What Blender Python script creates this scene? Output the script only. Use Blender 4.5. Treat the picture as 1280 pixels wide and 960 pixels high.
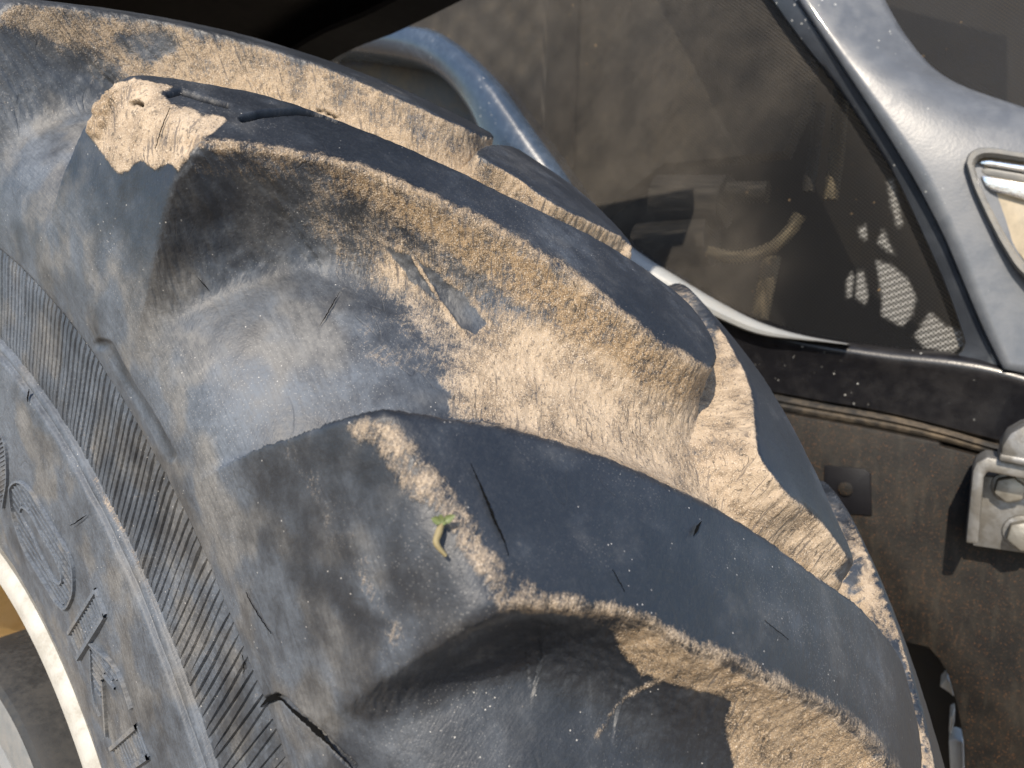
import bpy, bmesh, math
import numpy as np
from mathutils import Vector, Matrix

for o in list(bpy.data.objects): bpy.data.objects.remove(o)
scene = bpy.context.scene
COL = scene.collection

# ------------------------------------------------------------------ camera
CAM = np.array([-.34136, -.62336, .40869]); YAW = .60095; PIT = -.06818; FPX = 837.9
cam_d = bpy.data.cameras.new('camera'); cam = bpy.data.objects.new('camera', cam_d); COL.objects.link(cam)
cy_, sy_, cp_, sp_ = math.cos(YAW), math.sin(YAW), math.cos(PIT), math.sin(PIT)
FW = np.array([cy_*cp_, sy_*cp_, sp_]); RT = np.array([sy_, -cy_, 0.]); UP = np.cross(RT, FW)
cam.matrix_world = Matrix(((RT[0], UP[0], -FW[0], CAM[0]), (RT[1], UP[1], -FW[1], CAM[1]), (RT[2], UP[2], -FW[2], CAM[2]), (0, 0, 0, 1)))
cam_d.sensor_width = 36; cam_d.lens = FPX/1280*36; cam_d.clip_start = .01; cam_d.clip_end = 3000
cam_d.dof.use_dof = True; cam_d.dof.focus_distance = .30; cam_d.dof.aperture_fstop = 13
scene.camera = cam

# ------------------------------------------------------------------ sky, sun, exposure
SUN = Vector((-.74, -.22, .62)).normalized()
world = bpy.data.worlds.new('World'); scene.world = world; world.use_nodes = True
wn = world.node_tree.nodes; wl = world.node_tree.links
sky = wn.new('ShaderNodeTexSky'); sky.sky_type = 'NISHITA'; sky.sun_disc = False
sky.sun_elevation = math.asin(SUN.z); sky.sun_rotation = math.atan2(SUN.x, SUN.y)
sky.air_density = 1.0; sky.dust_density = .6; sky.ozone_density = 2.5
wl.new(sky.outputs[0], wn['Background'].inputs[0]); wn['Background'].inputs[1].default_value = .15
sun_d = bpy.data.lights.new('sun', 'SUN'); sun_d.energy = 4.3; sun_d.angle = math.radians(.6); sun_d.color = (1, .88, .72)
sun = bpy.data.objects.new('sun', sun_d); COL.objects.link(sun)
sun.rotation_euler = SUN.to_track_quat('Z', 'Y').to_euler()
scene.view_settings.view_transform = 'Standard'; scene.view_settings.look = 'None'
scene.cycles.max_bounces = 5; scene.cycles.diffuse_bounces = 3; scene.cycles.glossy_bounces = 3; scene.cycles.transparent_max_bounces = 8
scene.view_settings.exposure = .7; scene.view_settings.gamma = 1

# ------------------------------------------------------------------ pixel <-> world helpers (photo is 1280 x 960)
def rays(px):
    px = np.asarray(px, float).reshape(-1, 2)
    return FW+((px[:, 0]-640)/FPX)[:, None]*RT+((480-px[:, 1])/FPX)[:, None]*UP
def on_x(px, x):                                   # pixel -> point on the upright plane at distance x from the wheel's middle
    d = rays(px); x = np.broadcast_to(np.asarray(x, float), (len(d),))
    return CAM+((x-CAM[0])/d[:, 0])[:, None]*d
def proj(P):
    d = P-CAM; z = d@FW; z = np.where(z < .02, .02, z)
    return np.stack([640+FPX*(d@RT)/z, 480-FPX*(d@UP)/z], -1), z
def cyl(x, r, t):                                  # wheel coordinates: along axle, radius, angle from the top towards the front
    x, r, t = np.broadcast_arrays(x, r, t)
    return np.stack([x, -r*np.sin(t), r*np.cos(t)], -1)
def catmull(pts, n):                               # dense smooth curve through points
    p = np.asarray(pts, float); p = np.vstack([2*p[0]-p[1], p, 2*p[-1]-p[-2]])
    out = []
    for i in range(1, len(p)-2):
        t = np.linspace(0, 1, n, endpoint=False)[:, None]
        a, b, c, d = p[i-1], p[i], p[i+1], p[i+2]
        out.append(.5*(2*b+(c-a)*t+(2*a-5*b+4*c-d)*t*t+(3*b-a-3*c+d)*t**3))
    return np.vstack(out+[p[-2][None]])
def resample(p, n):
    p = np.asarray(p, float); s = np.r_[0, np.cumsum(np.linalg.norm(np.diff(p, axis=0), axis=1))]
    q = np.linspace(0, s[-1], n)
    return np.stack([np.interp(q, s, p[:, k]) for k in range(p.shape[1])], -1)
def vnoise(x, y, seed=0):                          # smooth value noise, 0..1
    rs = np.random.RandomState(seed); tab = rs.rand(256, 256)
    xi = np.floor(x).astype(int); yi = np.floor(y).astype(int); fx = x-xi; fy = y-yi
    fx = fx*fx*(3-2*fx); fy = fy*fy*(3-2*fy)
    g = lambda a, b: tab[a % 256, b % 256]
    return (g(xi, yi)*(1-fx)+g(xi+1, yi)*fx)*(1-fy)+(g(xi, yi+1)*(1-fx)+g(xi+1, yi+1)*fx)*fy
def fbm(x, y, seed=0, oct=4):
    v = 0; a = .5
    for k in range(oct): v = v+a*vnoise(x*2**k, y*2**k, seed+k); a *= .5
    return v/(1-.5**oct)
def sstep(a, b, x):
    t = np.clip((x-a)/(b-a), 0, 1); return t*t*(3-2*t)
def poly_dist(P, poly):                            # signed distance, inside positive; and fractional index of the nearest boundary point
    P = np.asarray(P, float); poly = np.asarray(poly, float); n = len(poly)
    best = np.full(len(P), 1e9); idx = np.zeros(len(P)); inside = np.zeros(len(P), bool)
    for i in range(n):
        a = poly[i]; b = poly[(i+1) % n]; d = b-a
        t = np.clip(((P-a)@d)/max(d@d, 1e-12), 0, 1)
        e = P-a-t[:, None]*d; q = np.hypot(e[:, 0], e[:, 1]); m = q < best
        best = np.where(m, q, best); idx = np.where(m, i+t, idx)
        c = (a[1] > P[:, 1]) != (b[1] > P[:, 1])
        if d[1] != 0: inside ^= c & (P[:, 0] < a[0]+(P[:, 1]-a[1])*d[0]/d[1])
    return np.where(inside, best, -best), idx
def line_dist(P, line):
    P = np.asarray(P, float); line = np.asarray(line, float); best = np.full(len(P), 1e9)
    for a, b in zip(line[:-1], line[1:]):
        d = b-a; t = np.clip(((P-a)@d)/max(d@d, 1e-12), 0, 1); e = P-a-t[:, None]*d
        best = np.minimum(best, np.hypot(e[:, 0], e[:, 1]))
    return best

# ------------------------------------------------------------------ materials
class NT:
    def __init__(s, name):
        s.m = bpy.data.materials.new(name); s.m.use_nodes = True; s.t = s.m.node_tree; s.n = s.t.nodes; s.b = s.n['Principled BSDF']
        s.out = s.n['Material Output']
    def add(s, typ, **kw):
        n = s.n.new('ShaderNode'+typ)
        for k, v in kw.items():
            if k.startswith('i_'):
                key = k[2:]; key = int(key) if key.isdigit() else key.replace('_', ' ')
                s.set(n.inputs[key], v)
            else: setattr(n, k, v)
        return n
    def set(s, sock, v):
        if isinstance(v, bpy.types.NodeSocket): s.t.links.new(v, sock)
        elif isinstance(v, bpy.types.Node): s.t.links.new(v.outputs[0], sock)
        elif isinstance(v, (tuple, list)) and len(v) == 3 and sock.type == 'RGBA': sock.default_value = (*v, 1)
        else: sock.default_value = v
    def math(s, op, a, b=0., clamp=False):
        n = s.n.new('ShaderNodeMath'); n.operation = op; n.use_clamp = clamp; s.set(n.inputs[0], a); s.set(n.inputs[1], b); return n.outputs[0]
    def noise(s, vec, scale, detail=4, rough=.55, dist=0.):
        n = s.add('TexNoise', i_Scale=scale, i_Detail=detail, i_Roughness=rough, i_Distortion=dist); s.set(n.inputs['Vector'], vec); return n.outputs[0]
    def noise_warp(s, P):
        n = s.add('TexNoise', i_Scale=90., i_Detail=2.); s.set(n.inputs['Vector'], P); m = s.add('VectorMath', operation='SCALE'); s.set(m.inputs[0], n.outputs[1]); m.inputs['Scale'].default_value = .006
        a = s.add('VectorMath', operation='ADD'); s.set(a.inputs[0], P); s.set(a.inputs[1], m.outputs[0]); return a.outputs[0]
    def ramp(s, x, a, b, lo=0., hi=1.):
        n = s.add('MapRange', interpolation_type='SMOOTHSTEP'); s.set(n.inputs[0], x)
        n.inputs[1].default_value = a; n.inputs[2].default_value = b; n.inputs[3].default_value = lo; n.inputs[4].default_value = hi; return n.outputs[0]
    def mix(s, f, a, b):
        n = s.n.new('ShaderNodeMix'); n.data_type = 'RGBA'; s.set(n.inputs[0], f); s.set(n.inputs[6], a); s.set(n.inputs[7], b); return n.outputs[2]
    def scale(s, vec, v):
        n = s.add('Mapping'); s.set(n.inputs[0], vec); n.inputs['Scale'].default_value = v; return n.outputs[0]
    def attr(s, name): return s.add('Attribute', attribute_name=name).outputs['Fac']
    def bump(s, h, strength, dist, prev=None):
        n = s.add('Bump'); n.inputs['Strength'].default_value = strength; n.inputs['Distance'].default_value = dist; s.set(n.inputs['Height'], h)
        if prev is not None: s.set(n.inputs['Normal'], prev)
        return n.outputs[0]
    def pos(s): return s.add('NewGeometry').outputs['Position']

def rubber_mat():
    s = NT('worn_tyre_rubber'); P = s.pos(); uv = s.add('UVMap', uv_map='uv').outputs[0]
    dust_a, film_a, ochre, dark = s.attr('dust'), s.attr('film'), s.attr('ochre'), s.attr('dark')
    n_big, n_mid, n_fine, n_mic = s.noise(P, 14, 3), s.noise(P, 75, 4), s.noise(P, 480, 3, .65), s.noise(P, 1700, 1)
    def turned(ang, sc):                            # uv turned, then stretched: long grain along one direction
        m1 = s.add('Mapping'); s.set(m1.inputs[0], uv); m1.inputs['Rotation'].default_value = (0, 0, ang); return s.scale(m1.outputs[0], sc)
    lug_dir = turned(.75, (70, 520, 1)); lug_dir2 = turned(.95, (160, 900, 1)); side_dir = turned(.1, (60, 700, 1))
    streak = s.noise(side_dir, 1, 2, .6); fib = s.noise(lug_dir2, 1, 2, .6)
    dash = s.ramp(s.noise(lug_dir, 1, 2, .5, .4), .6, .655)
    def hair(vec, sc, width, dist=.6):
        n = s.noise(vec, sc, 2, .5, dist); d = s.math('ABSOLUTE', s.math('SUBTRACT', n, .5)); return s.ramp(d, 0, width, 1, 0)
    zone = s.noise(P, 34, 2)
    crk = s.math('MULTIPLY', hair(turned(.75, (45, 190, 1)), 1, .010, .15), s.math('MULTIPLY', s.ramp(zone, .5, .6), s.ramp(dust_a, .2, .6)))
    scr = s.math('MULTIPLY', hair(s.scale(P, (30, 12, 7)), 1, .0035, .2), s.ramp(zone, .5, .42))
    # dust cover: solid where it lies thick, breaking into grains towards its edges
    d = s.math('ADD', s.math('SUBTRACT', s.math('MULTIPLY', dust_a, 1.25), .16), s.math('MULTIPLY', s.math('SUBTRACT', n_fine, .5), 1.0))
    d = s.math('ADD', d, s.math('MULTIPLY', s.math('SUBTRACT', n_mid, .5), 1.25))
    d = s.math('ADD', d, s.math('MULTIPLY', s.math('SUBTRACT', fib, .5), .7))
    d = s.math('ADD', d, s.math('MULTIPLY', s.math('SUBTRACT', n_mic, .5), .5))
    dustm = s.math('MULTIPLY', s.ramp(d, .28, .85), s.ramp(dust_a, .0, .9, .45, 1.))
    rub = s.mix(s.ramp(n_big, .35, .65), (.008, .0108, .016), (.016, .0195, .0265))
    rub = s.mix(s.ramp(s.math('ADD', s.math('MULTIPLY', n_mic, .5), s.math('MULTIPLY', n_fine, .5)), .48, .66, 0, .22), rub, (.045, .05, .058))
    film = s.math('ADD', film_a, s.math('MULTIPLY', s.math('SUBTRACT', n_mid, .5), 1.1))
    film = s.math('ADD', film, s.math('MULTIPLY', s.math('SUBTRACT', n_big, .5), 1.1))
    grain = s.math('ADD', s.math('MULTIPLY', n_fine, .5), s.math('MULTIPLY', streak, .5))
    film = s.math('MULTIPLY', s.ramp(film, .0, 1.15), s.ramp(grain, .32, .62, .5, 1))
    filmcol = s.mix(s.ramp(zone, .46, .62), (.105, .124, .152), (.158, .157, .154))  # chalky film; its blue carries sky sheen put into the colour
    col = s.mix(film, rub, filmcol)
    dcol = s.mix(s.ramp(n_mid, .35, .65), (.26, .198, .135), (.40, .315, .225))
    docol = s.mix(s.ramp(n_fine, .38, .62), (.125, .083, .042), (.33, .222, .115))
    dc = s.mix(ochre, dcol, docol)
    dc = s.mix(s.ramp(n_fine, .54, .66), dc, s.mix(.6, dc, (.03, .028, .028)))
    dc = s.mix(s.ramp(n_mic, .58, .68, 0, .8), dc, (.5, .42, .33))
    dc = s.mix(s.math('MULTIPLY', dash, s.ramp(zone, .42, .56, 0, .75)), dc, (.09, .075, .065))
    col = s.mix(s.math('MULTIPLY', dustm, .95), col, dc)
    v = s.add('TexVoronoi', feature='F1', i_Scale=300.); s.set(v.inputs['Vector'], P)
    fleck = s.math('MULTIPLY', s.ramp(v.outputs['Distance'], .05, .11, 1, 0), s.ramp(s.noise(P, 50, 2), .54, .62))
    v2 = s.add('TexVoronoi', feature='F1', i_Scale=800.); s.set(v2.inputs['Vector'], P)
    fleck2 = s.math('MULTIPLY', s.ramp(v2.outputs['Distance'], .12, .24, 1, 0), s.ramp(n_big, .44, .6))
    col = s.mix(s.math('MULTIPLY', s.math('MAXIMUM', fleck, s.math('MULTIPLY', fleck2, .28)), .75), col, (.5, .48, .45))
    ck = s.math('MAXIMUM', crk, s.math('MULTIPLY', scr, .35))
    col = s.mix(s.math('MULTIPLY', ck, .75), col, (.012, .012, .012))
    col = s.mix(dark, col, (.004, .004, .004))
    s.set(s.b.inputs['Base Color'], col)
    rough = s.math('ADD', s.math('MULTIPLY', dustm, .34), s.math('ADD', .42, s.math('MULTIPLY', n_fine, .16)))
    rough = s.math('ADD', rough, s.math('MULTIPLY', film, .22))
    s.set(s.b.inputs['Roughness'], rough); s.set(s.b.inputs['Specular IOR Level'], s.math('MULTIPLY', s.math('SUBTRACT', 1., dark), .55))
    h = s.math('SUBTRACT', s.math('ADD', n_fine, s.math('MULTIPLY', fib, .5)), s.math('MULTIPLY', s.math('MAXIMUM', ck, s.math('MULTIPLY', dash, dustm)), 1.2))
    b1 = s.bump(h, .32, .0008)
    b2 = s.bump(s.math('MULTIPLY', dustm, s.math('ADD', n_mic, n_fine)), .4, .0009, b1)
    s.set(s.b.inputs['Normal'], b2)
    return s.m

def paint_mat(name, col, rough=.25, dust=.3, dustcol=(.3, .24, .17), specks=True, coat=.0, spec=.5, scale=1.):
    s = NT(name); P = s.pos()
    n1, n2, n3 = s.noise(P, 9*scale, 4), s.noise(P, 80*scale, 5, .6), s.noise(P, 500*scale, 3)
    m = s.ramp(s.math('ADD', s.math('MULTIPLY', n1, .6), s.math('MULTIPLY', n2, .4)), .42, .66, 0, dust)
    c = s.mix(m, s.mix(s.ramp(n2, .3, .7), tuple(x*.85 for x in col), col), dustcol)
    if specks:
        v = s.add('TexVoronoi', feature='F1', i_Scale=120.); s.set(v.inputs['Vector'], s.noise_warp(P))
        f = s.math('MULTIPLY', s.ramp(v.outputs['Distance'], .05, .17, 1, 0), s.ramp(s.noise(P, 17, 2), .52, .66))
        c = s.mix(s.math('MULTIPLY', f, .85), c, (.6, .6, .57))
    s.set(s.b.inputs['Base Color'], c)
    s.set(s.b.inputs['Roughness'], s.math('ADD', s.math('MULTIPLY', m, .5), s.math('ADD', rough, s.math('MULTIPLY', s.math('SUBTRACT', n2, .5), .12))))
    s.b.inputs['Specular IOR Level'].default_value = spec; s.b.inputs['Coat Weight'].default_value = coat
    s.set(s.b.inputs['Normal'], s.bump(s.math('ADD', n3, n2), .12, .0012))
    return s.m

def metal_mat(name, col, rough=.4, metallic=.9, grime=.4):
    s = NT(name); P = s.pos(); n1, n2 = s.noise(P, 40, 5, .6), s.noise(P, 260, 4)
    c = s.mix(s.ramp(n1, .42, .62, 0, grime), col, (.11, .095, .07))
    s.set(s.b.inputs['Base Color'], c); s.b.inputs['Metallic'].default_value = metallic
    s.set(s.b.inputs['Roughness'], s.math('ADD', rough, s.math('MULTIPLY', n1, .25)))
    s.set(s.b.inputs['Normal'], s.bump(s.math('ADD', n2, n1), .3, .001)); return s.m

def rust_mat():
    s = NT('rusty_cast_iron'); P = s.pos(); n1, n2, n3 = s.noise(P, 26, 6, .65), s.noise(P, 150, 5, .65), s.noise(P, 620, 3)
    st = s.noise(s.scale(P, (1, 90, 22)), 1, 4, .6)
    c = s.mix(s.ramp(n1, .35, .65), (.005, .0048, .0046), (.014, .012, .0095))
    c = s.mix(s.ramp(s.math('ADD', s.math('MULTIPLY', n2, .7), s.math('MULTIPLY', n1, .3)), .55, .66, 0, .6), c, (.045, .027, .014))
    c = s.mix(s.ramp(n3, .6, .68, 0, .6), c, (.11, .05, .02))
    c = s.mix(s.ramp(st, .5, .7, 0, .45), c, (.03, .026, .02))
    s.set(s.b.inputs['Base Color'], c); s.b.inputs['Roughness'].default_value = .62; s.b.inputs['Specular IOR Level'].default_value = .25
    s.set(s.b.inputs['Normal'], s.bump(s.math('ADD', n2, n3), .25, .0012)); return s.m

def gauze_mat(name, wire, dustcol, pitch, dust, patches=()):
    s = NT(name); P = s.pos(); sep = s.add('SeparateXYZ'); s.set(sep.inputs[0], P)
    y, z = sep.outputs[1], sep.outputs[2]; k = 2*math.pi/pitch
    a = s.math('SINE', s.math('MULTIPLY', s.math('ADD', y, z), k*.707)); b = s.math('SINE', s.math('MULTIPLY', s.math('SUBTRACT', y, z), k*.707))
    hole = s.ramp(s.math('MULTIPLY', s.math('ABSOLUTE', a), s.math('ABSOLUTE', b)), .42, .56)
    n1, n2, n3 = s.noise(P, 6, 4, .6), s.noise(P, 28, 5, .6), s.noise(P, 200, 3)
    m = s.ramp(s.math('ADD', s.math('MULTIPLY', n1, .55), s.math('MULTIPLY', n2, .45)), .22, .82, .12, dust)
    gr = s.attr('tyre_shade'); m = s.math('MULTIPLY', m, s.math('SUBTRACT', 1., gr)); c = s.mix(m, wire, dustcol); c = s.mix(gr, c, tuple(x*.45 for x in wire))  # painted tyre shadow: drops the dust tone and darkens the wire
    sun_spot = s.math('MULTIPLY', s.attr('sun_spot'), s.ramp(s.math('SINE', s.math('ADD', s.math('MULTIPLY', z, 900.), s.math('MULTIPLY', y, 300.))), -.6, .8, .45, 1.)); c = s.mix(sun_spot, c, (.26, .255, .24))  # sunlit spots mixed in as a lighter wire colour
    v = s.add('TexVoronoi', feature='F1', i_Scale=55.); s.set(v.inputs['Vector'], P)
    f = s.math('MULTIPLY', s.ramp(v.outputs['Distance'], .05, .10, 1, 0), s.ramp(s.noise(P, 9, 2), .54, .62)); c = s.mix(f, c, (.2, .14, .08))
    s.set(s.b.inputs['Base Color'], c); s.b.inputs['Roughness'].default_value = .7; s.b.inputs['Specular IOR Level'].default_value = .12
    tr = s.add('BsdfTransparent'); mx = s.add('MixShader')
    op = s.math('MULTIPLY', hole, s.math('SUBTRACT', 1., s.math('MULTIPLY', m, .35)))
    s.set(mx.inputs[0], op); s.t.links.new(s.b.outputs[0], mx.inputs[1]); s.t.links.new(tr.outputs[0], mx.inputs[2])
    s.t.links.new(mx.outputs[0], s.out.inputs[0]); return s.m

M = dict(
    rubber=rubber_mat(),
    hood=paint_mat('sky_tinted_hood_paint', (.03, .045, .07), .2, .2, (.12, .15, .19), True, .3),  # black paint, with the sky's blue reflection put into its colour
    pillar=paint_mat('faded_hood_paint', (.088, .097, .112), .38, .4, (.15, .155, .16), True, .15, scale=.6),
    hood_shade=paint_mat('shaded_hood_facet', (.036, .041, .05), .3, .3, (.07, .076, .085), True, scale=.6),  # darker copy of the pillar paint: the facet's shade is in the colour
    lowband=paint_mat('black_lower_paint', (.008, .008, .010), .32, .15, (.06, .055, .05), True, .1),
    strip=paint_mat('rubber_seam', (.02, .02, .02), .5, .7, (.16, .12, .075), False),
    fender=paint_mat('black_mudguard_plastic', (.004, .004, .006), .5, .1, (.012, .012, .012), False, spec=.25),
    flange=paint_mat('cream_rim_paint', (.43, .42, .385), .6, .7, (.24, .225, .19), False, scale=9),
    disc=paint_mat('yellow_rim_paint', (.7, .47, .19), .5, .5, (.62, .46, .25), False),
    hub=paint_mat('grey_hub_casting', (.018, .019, .02), .6, .45, (.06, .056, .05), False, scale=3),
    hubface=paint_mat('grey_hub_face', (.16, .17, .175), .55, .5, (.22, .19, .16), False),
    rust=rust_mat(),
    zinc=metal_mat('grey_zinc_bracket', (.27, .27, .265), .4, .75, .55),
    bolt=metal_mat('bolt_steel', (.3, .29, .26), .4, .7, .6),
    chrome=metal_mat('chrome_strip', (.85, .86, .88), .12, 1, .05),
    bezel=paint_mat('grey_bezel_plastic', (.16, .16, .155), .45, .4, (.3, .27, .22), False),
    lens=paint_mat('amber_grey_lens', (.36, .31, .23), .55, .5, (.5, .42, .3), False),
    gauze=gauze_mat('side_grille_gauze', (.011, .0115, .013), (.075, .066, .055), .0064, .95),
    gauze2=gauze_mat('front_grille_gauze', (.012, .0135, .017), (.035, .035, .036), .0058, .5),
    engine=paint_mat('dusty_engine_metal', (.06, .055, .047), .6, .7, (.15, .125, .09), False),
    engine_dark=paint_mat('dark_engine_bay', (.02, .018, .016), .8, .5, (.06, .05, .035), False),
    tan=paint_mat('tan_hose', (.24, .2, .13), .6, .4, (.3, .22, .13), False),
    white=paint_mat('white_joint_paint', (.75, .75, .72), .5, .2, (.5, .45, .35), False),
    ground=paint_mat('dry_soil', (.3, .23, .15), .9, .6, (.36, .28, .18), False),
    lip_light=paint_mat('lip_highlight_paint', (.3, .31, .31), .4, .5, (.2, .18, .15), False),  # sunlit tone of the frame lip, given as a colour
    gap=paint_mat('black_gap', (.004, .004, .004), .9, .0, (.01, .01, .01), False, spec=.05),
    mud=paint_mat('dried_mud', (.3, .22, .17), .9, .6, (.38, .3, .23), False, scale=6),
    leaf=paint_mat('fresh_leaf', (.12, .15, .06), .5, .2, (.3, .35, .1), False),
    stem=paint_mat('withered_stem', (.2, .165, .085), .6, .4, (.3, .24, .1), False),
)

# ------------------------------------------------------------------ object helpers
BASE = Vector((0, 0, -.66))
def link(name, mesh, mat, parent=None):
    o = bpy.data.objects.new(name, mesh); COL.objects.link(o)
    if mat is not None: mesh.materials.clear(); mesh.materials.append(mat)
    if parent is not None:
        o.parent = parent
        if parent.type == 'EMPTY': o.location = -parent.location       # meshes are written in world coordinates
    return o
def np_mesh(name, V, F, N=None, attrs=None, uv=None):
    me = bpy.data.meshes.new(name); k = F.shape[1]
    me.vertices.add(len(V)); me.vertices.foreach_set('co', np.ascontiguousarray(V, np.float32).ravel())
    me.loops.add(F.size); me.loops.foreach_set('vertex_index', np.ascontiguousarray(F, np.int32).ravel())
    me.polygons.add(len(F)); me.polygons.foreach_set('loop_start', np.arange(0, F.size, k, dtype=np.int32))
    me.polygons.foreach_set('loop_total', np.full(len(F), k, np.int32)); me.update(calc_edges=True)
    me.polygons.foreach_set('use_smooth', np.ones(len(F), bool))
    for a, v in (attrs or {}).items():
        at = me.attributes.new(a, 'FLOAT', 'POINT'); at.data.foreach_set('value', np.ascontiguousarray(v, np.float32))
    if uv is not None:
        l = me.uv_layers.new(name='uv'); l.data.foreach_set('uv', np.ascontiguousarray(uv[F.ravel()], np.float32).ravel())
    if N is not None: me.normals_split_custom_set_from_vertices([tuple(x) for x in N.tolist()])
    return me
def grid_faces(nr, nc, closed=False):
    i = np.arange(nr*nc).reshape(nr, nc)
    if closed: i = np.hstack([i, i[:, :1]])
    return np.stack([i[:-1, :-1].ravel(), i[1:, :-1].ravel(), i[1:, 1:].ravel(), i[:-1, 1:].ravel()], -1)
def smooth(me, angle=None):
    for p in me.polygons: p.use_smooth = True
    if angle:
        bm = bmesh.new(); bm.from_mesh(me)
        for e in bm.edges:
            if len(e.link_faces) == 2 and e.calc_face_angle() > angle: e.smooth = False
        bm.to_mesh(me); bm.free()
def bm_mesh(name, bm, bevel=0, seg=2, ang=.6):
    bmesh.ops.recalc_face_normals(bm, faces=bm.faces)
    if bevel:
        es = [e for e in bm.edges if len(e.link_faces) == 2 and e.calc_face_angle() > ang]
        bmesh.ops.bevel(bm, geom=es, offset=bevel, segments=seg, profile=.5, affect='EDGES', clamp_overlap=True)
    me = bpy.data.meshes.new(name); bm.to_mesh(me); bm.free(); smooth(me, .7); return me
def plate(name, px, x, thick, mat, parent, bevel=.003, pts=None):
    """outline given in photo pixels laid on the upright plane(s) x, extruded away from the camera side"""
    P = on_x(px, x) if pts is None else pts
    bm = bmesh.new(); vs = [bm.verts.new(p) for p in P]; f = bm.faces.new(vs)
    r = bmesh.ops.extrude_face_region(bm, geom=[f]); bmesh.ops.translate(bm, vec=(thick, 0, 0), verts=[v for v in r['geom'] if isinstance(v, bmesh.types.BMVert)])
    return link(name, bm_mesh(name, bm, bevel), mat, parent)
def loft(name, ea, eb, prof, mat, parent, n=60, xa=.5, xb=.5, back=.03):
    """band between two pixel edges on planes xa and xb; prof = [(t, bulge towards camera side)] across the band"""
    A = resample(catmull(ea, 8), n); B = resample(catmull(eb, 8), n)
    PA = on_x(A, np.linspace(*xa, n) if isinstance(xa, tuple) else xa); PB = on_x(B, np.linspace(*xb, n) if isinstance(xb, tuple) else xb)
    cols = [PA+np.array([back, 0, 0])]
    for t, h in prof: cols.append(PA*(1-t)+PB*t+np.array([-h, 0, 0]))
    cols.append(PB+np.array([back, 0, 0]))
    V = np.stack(cols, 1).reshape(-1, 3); F = grid_faces(n, len(cols))
    me = np_mesh(name, V, F); smooth(me, .8); return link(name, me, mat, parent)
def arch_prof(h, n=9, p=1.): return [(t, h*(math.sin(math.pi*min(max(t, 0), 1))**p)) for t in np.linspace(0, 1, n)]
def tube_mesh(name, pts, rad, n=10, sub=6):
    c = catmull(pts, sub); r = np.interp(np.linspace(0, 1, len(c)), np.linspace(0, 1, len(np.atleast_1d(rad))), np.atleast_1d(rad)) if np.ndim(rad) else np.full(len(c), rad)
    T = np.gradient(c, axis=0); T /= np.linalg.norm(T, axis=1)[:, None]+1e-12
    ref = np.array([0, 0, 1.]) if abs(T[0, 2]) < .9 else np.array([0, 1., 0])
    X = np.cross(T, ref); X /= np.linalg.norm(X, axis=1)[:, None]+1e-12; Y = np.cross(T, X)
    a = np.arange(n)/n*2*np.pi
    V = c[:, None]+r[:, None, None]*(X[:, None]*np.cos(a)[None, :, None]+Y[:, None]*np.sin(a)[None, :, None])
    V = V.reshape(-1, 3); F = grid_faces(len(c), n, True); k = len(V)
    V = np.vstack([V, c[:1], c[-1:]]); e = (len(c)-1)*n
    caps = [[k, (j+1) % n, j, j] for j in range(n)]+[[k+1, e+j, e+(j+1) % n, e+(j+1) % n] for j in range(n)]
    me = bpy.data.meshes.new(name); me.from_pydata(V.tolist(), [], F.tolist()+[f[:3] for f in caps]); me.update(); smooth(me, .9); return me
def lathe_mesh(name, prof, n=128, t0=0, t1=2*math.pi):
    """profile of (x along axle, radius) turned round the axle"""
    prof = np.asarray(prof, float); full = abs(t1-t0-2*math.pi) < 1e-6
    t = np.linspace(t0, t1, n, endpoint=not full)
    V = cyl(prof[:, None, 0], prof[:, None, 1], t[None]).reshape(-1, 3)
    me = np_mesh(name, V, grid_faces(len(prof), n, full)); smooth(me, .6); return me

# ------------------------------------------------------------------ the setting
bm = bmesh.new(); bmesh.ops.create_grid(bm, x_segments=2, y_segments=2, size=600)
g = bpy.data.meshes.new('ground'); bm.to_mesh(g); bm.free()
ground = link('ground', g, M['ground']); ground.location = (0, 0, BASE.z); ground['kind'] = 'structure'

tractor = bpy.data.objects.new('tractor', None); COL.objects.link(tractor); tractor.location = BASE
tractor['label'] = 'black tractor seen close at its worn, mud-dusted front wheel and mesh-sided hood'
tractor['category'] = 'tractor'

# ------------------------------------------------------------------ the tyre
# profile pairs across the tyre: (x, r) of the groove floor | (x, r) of the lug tops; they part at the shoulder
HP = [((-.160, .270), None), ((-.170, .283), None), ((-.1795, .300), None), ((-.187, .340), None), ((-.1935, .385), None), ((-.1968, .420), None),
      ((-.1978, .4375), None), ((-.1950, .4395), None), ((-.1962, .4412), None), ((-.1953, .4440), None), ((-.1935, .4450), None), ((-.1925, .4680), None), ((-.1922, .4915), None),
      ((-.1938, .4930), None), ((-.1955, .500), None), ((-.1985, .515), (-.1990, .515)), ((-.1995, .530), (-.2015, .535)), ((-.1975, .543), (-.2032, .555)),
      ((-.1920, .554), (-.2040, .575)), ((-.1830, .564), (-.2040, .592)), ((-.1720, .573), (-.2030, .605)), ((-.1600, .581), (-.2000, .6135)),
      ((-.1450, .589), (-.1930, .6190)), ((-.1250, .5970), (-.1700, .6260)), ((-.1000, .6055), (-.1350, .6345)), ((-.0700, .6140), (-.0950, .6423)), ((-.0350, .6205), (-.0470, .6480)), ((0, .6225), (0, .6500))]
hc = np.array([a for a, b in HP]); hl = np.array([b or a for a, b in HP])
full = np.hstack([np.vstack([hc, hc[-2::-1]*[-1, 1]]), np.vstack([hl, hl[-2::-1]*[-1, 1]])])
IB0, IB1 = 10, 12                                                   # control rows of the ribbed sidewall band
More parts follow.
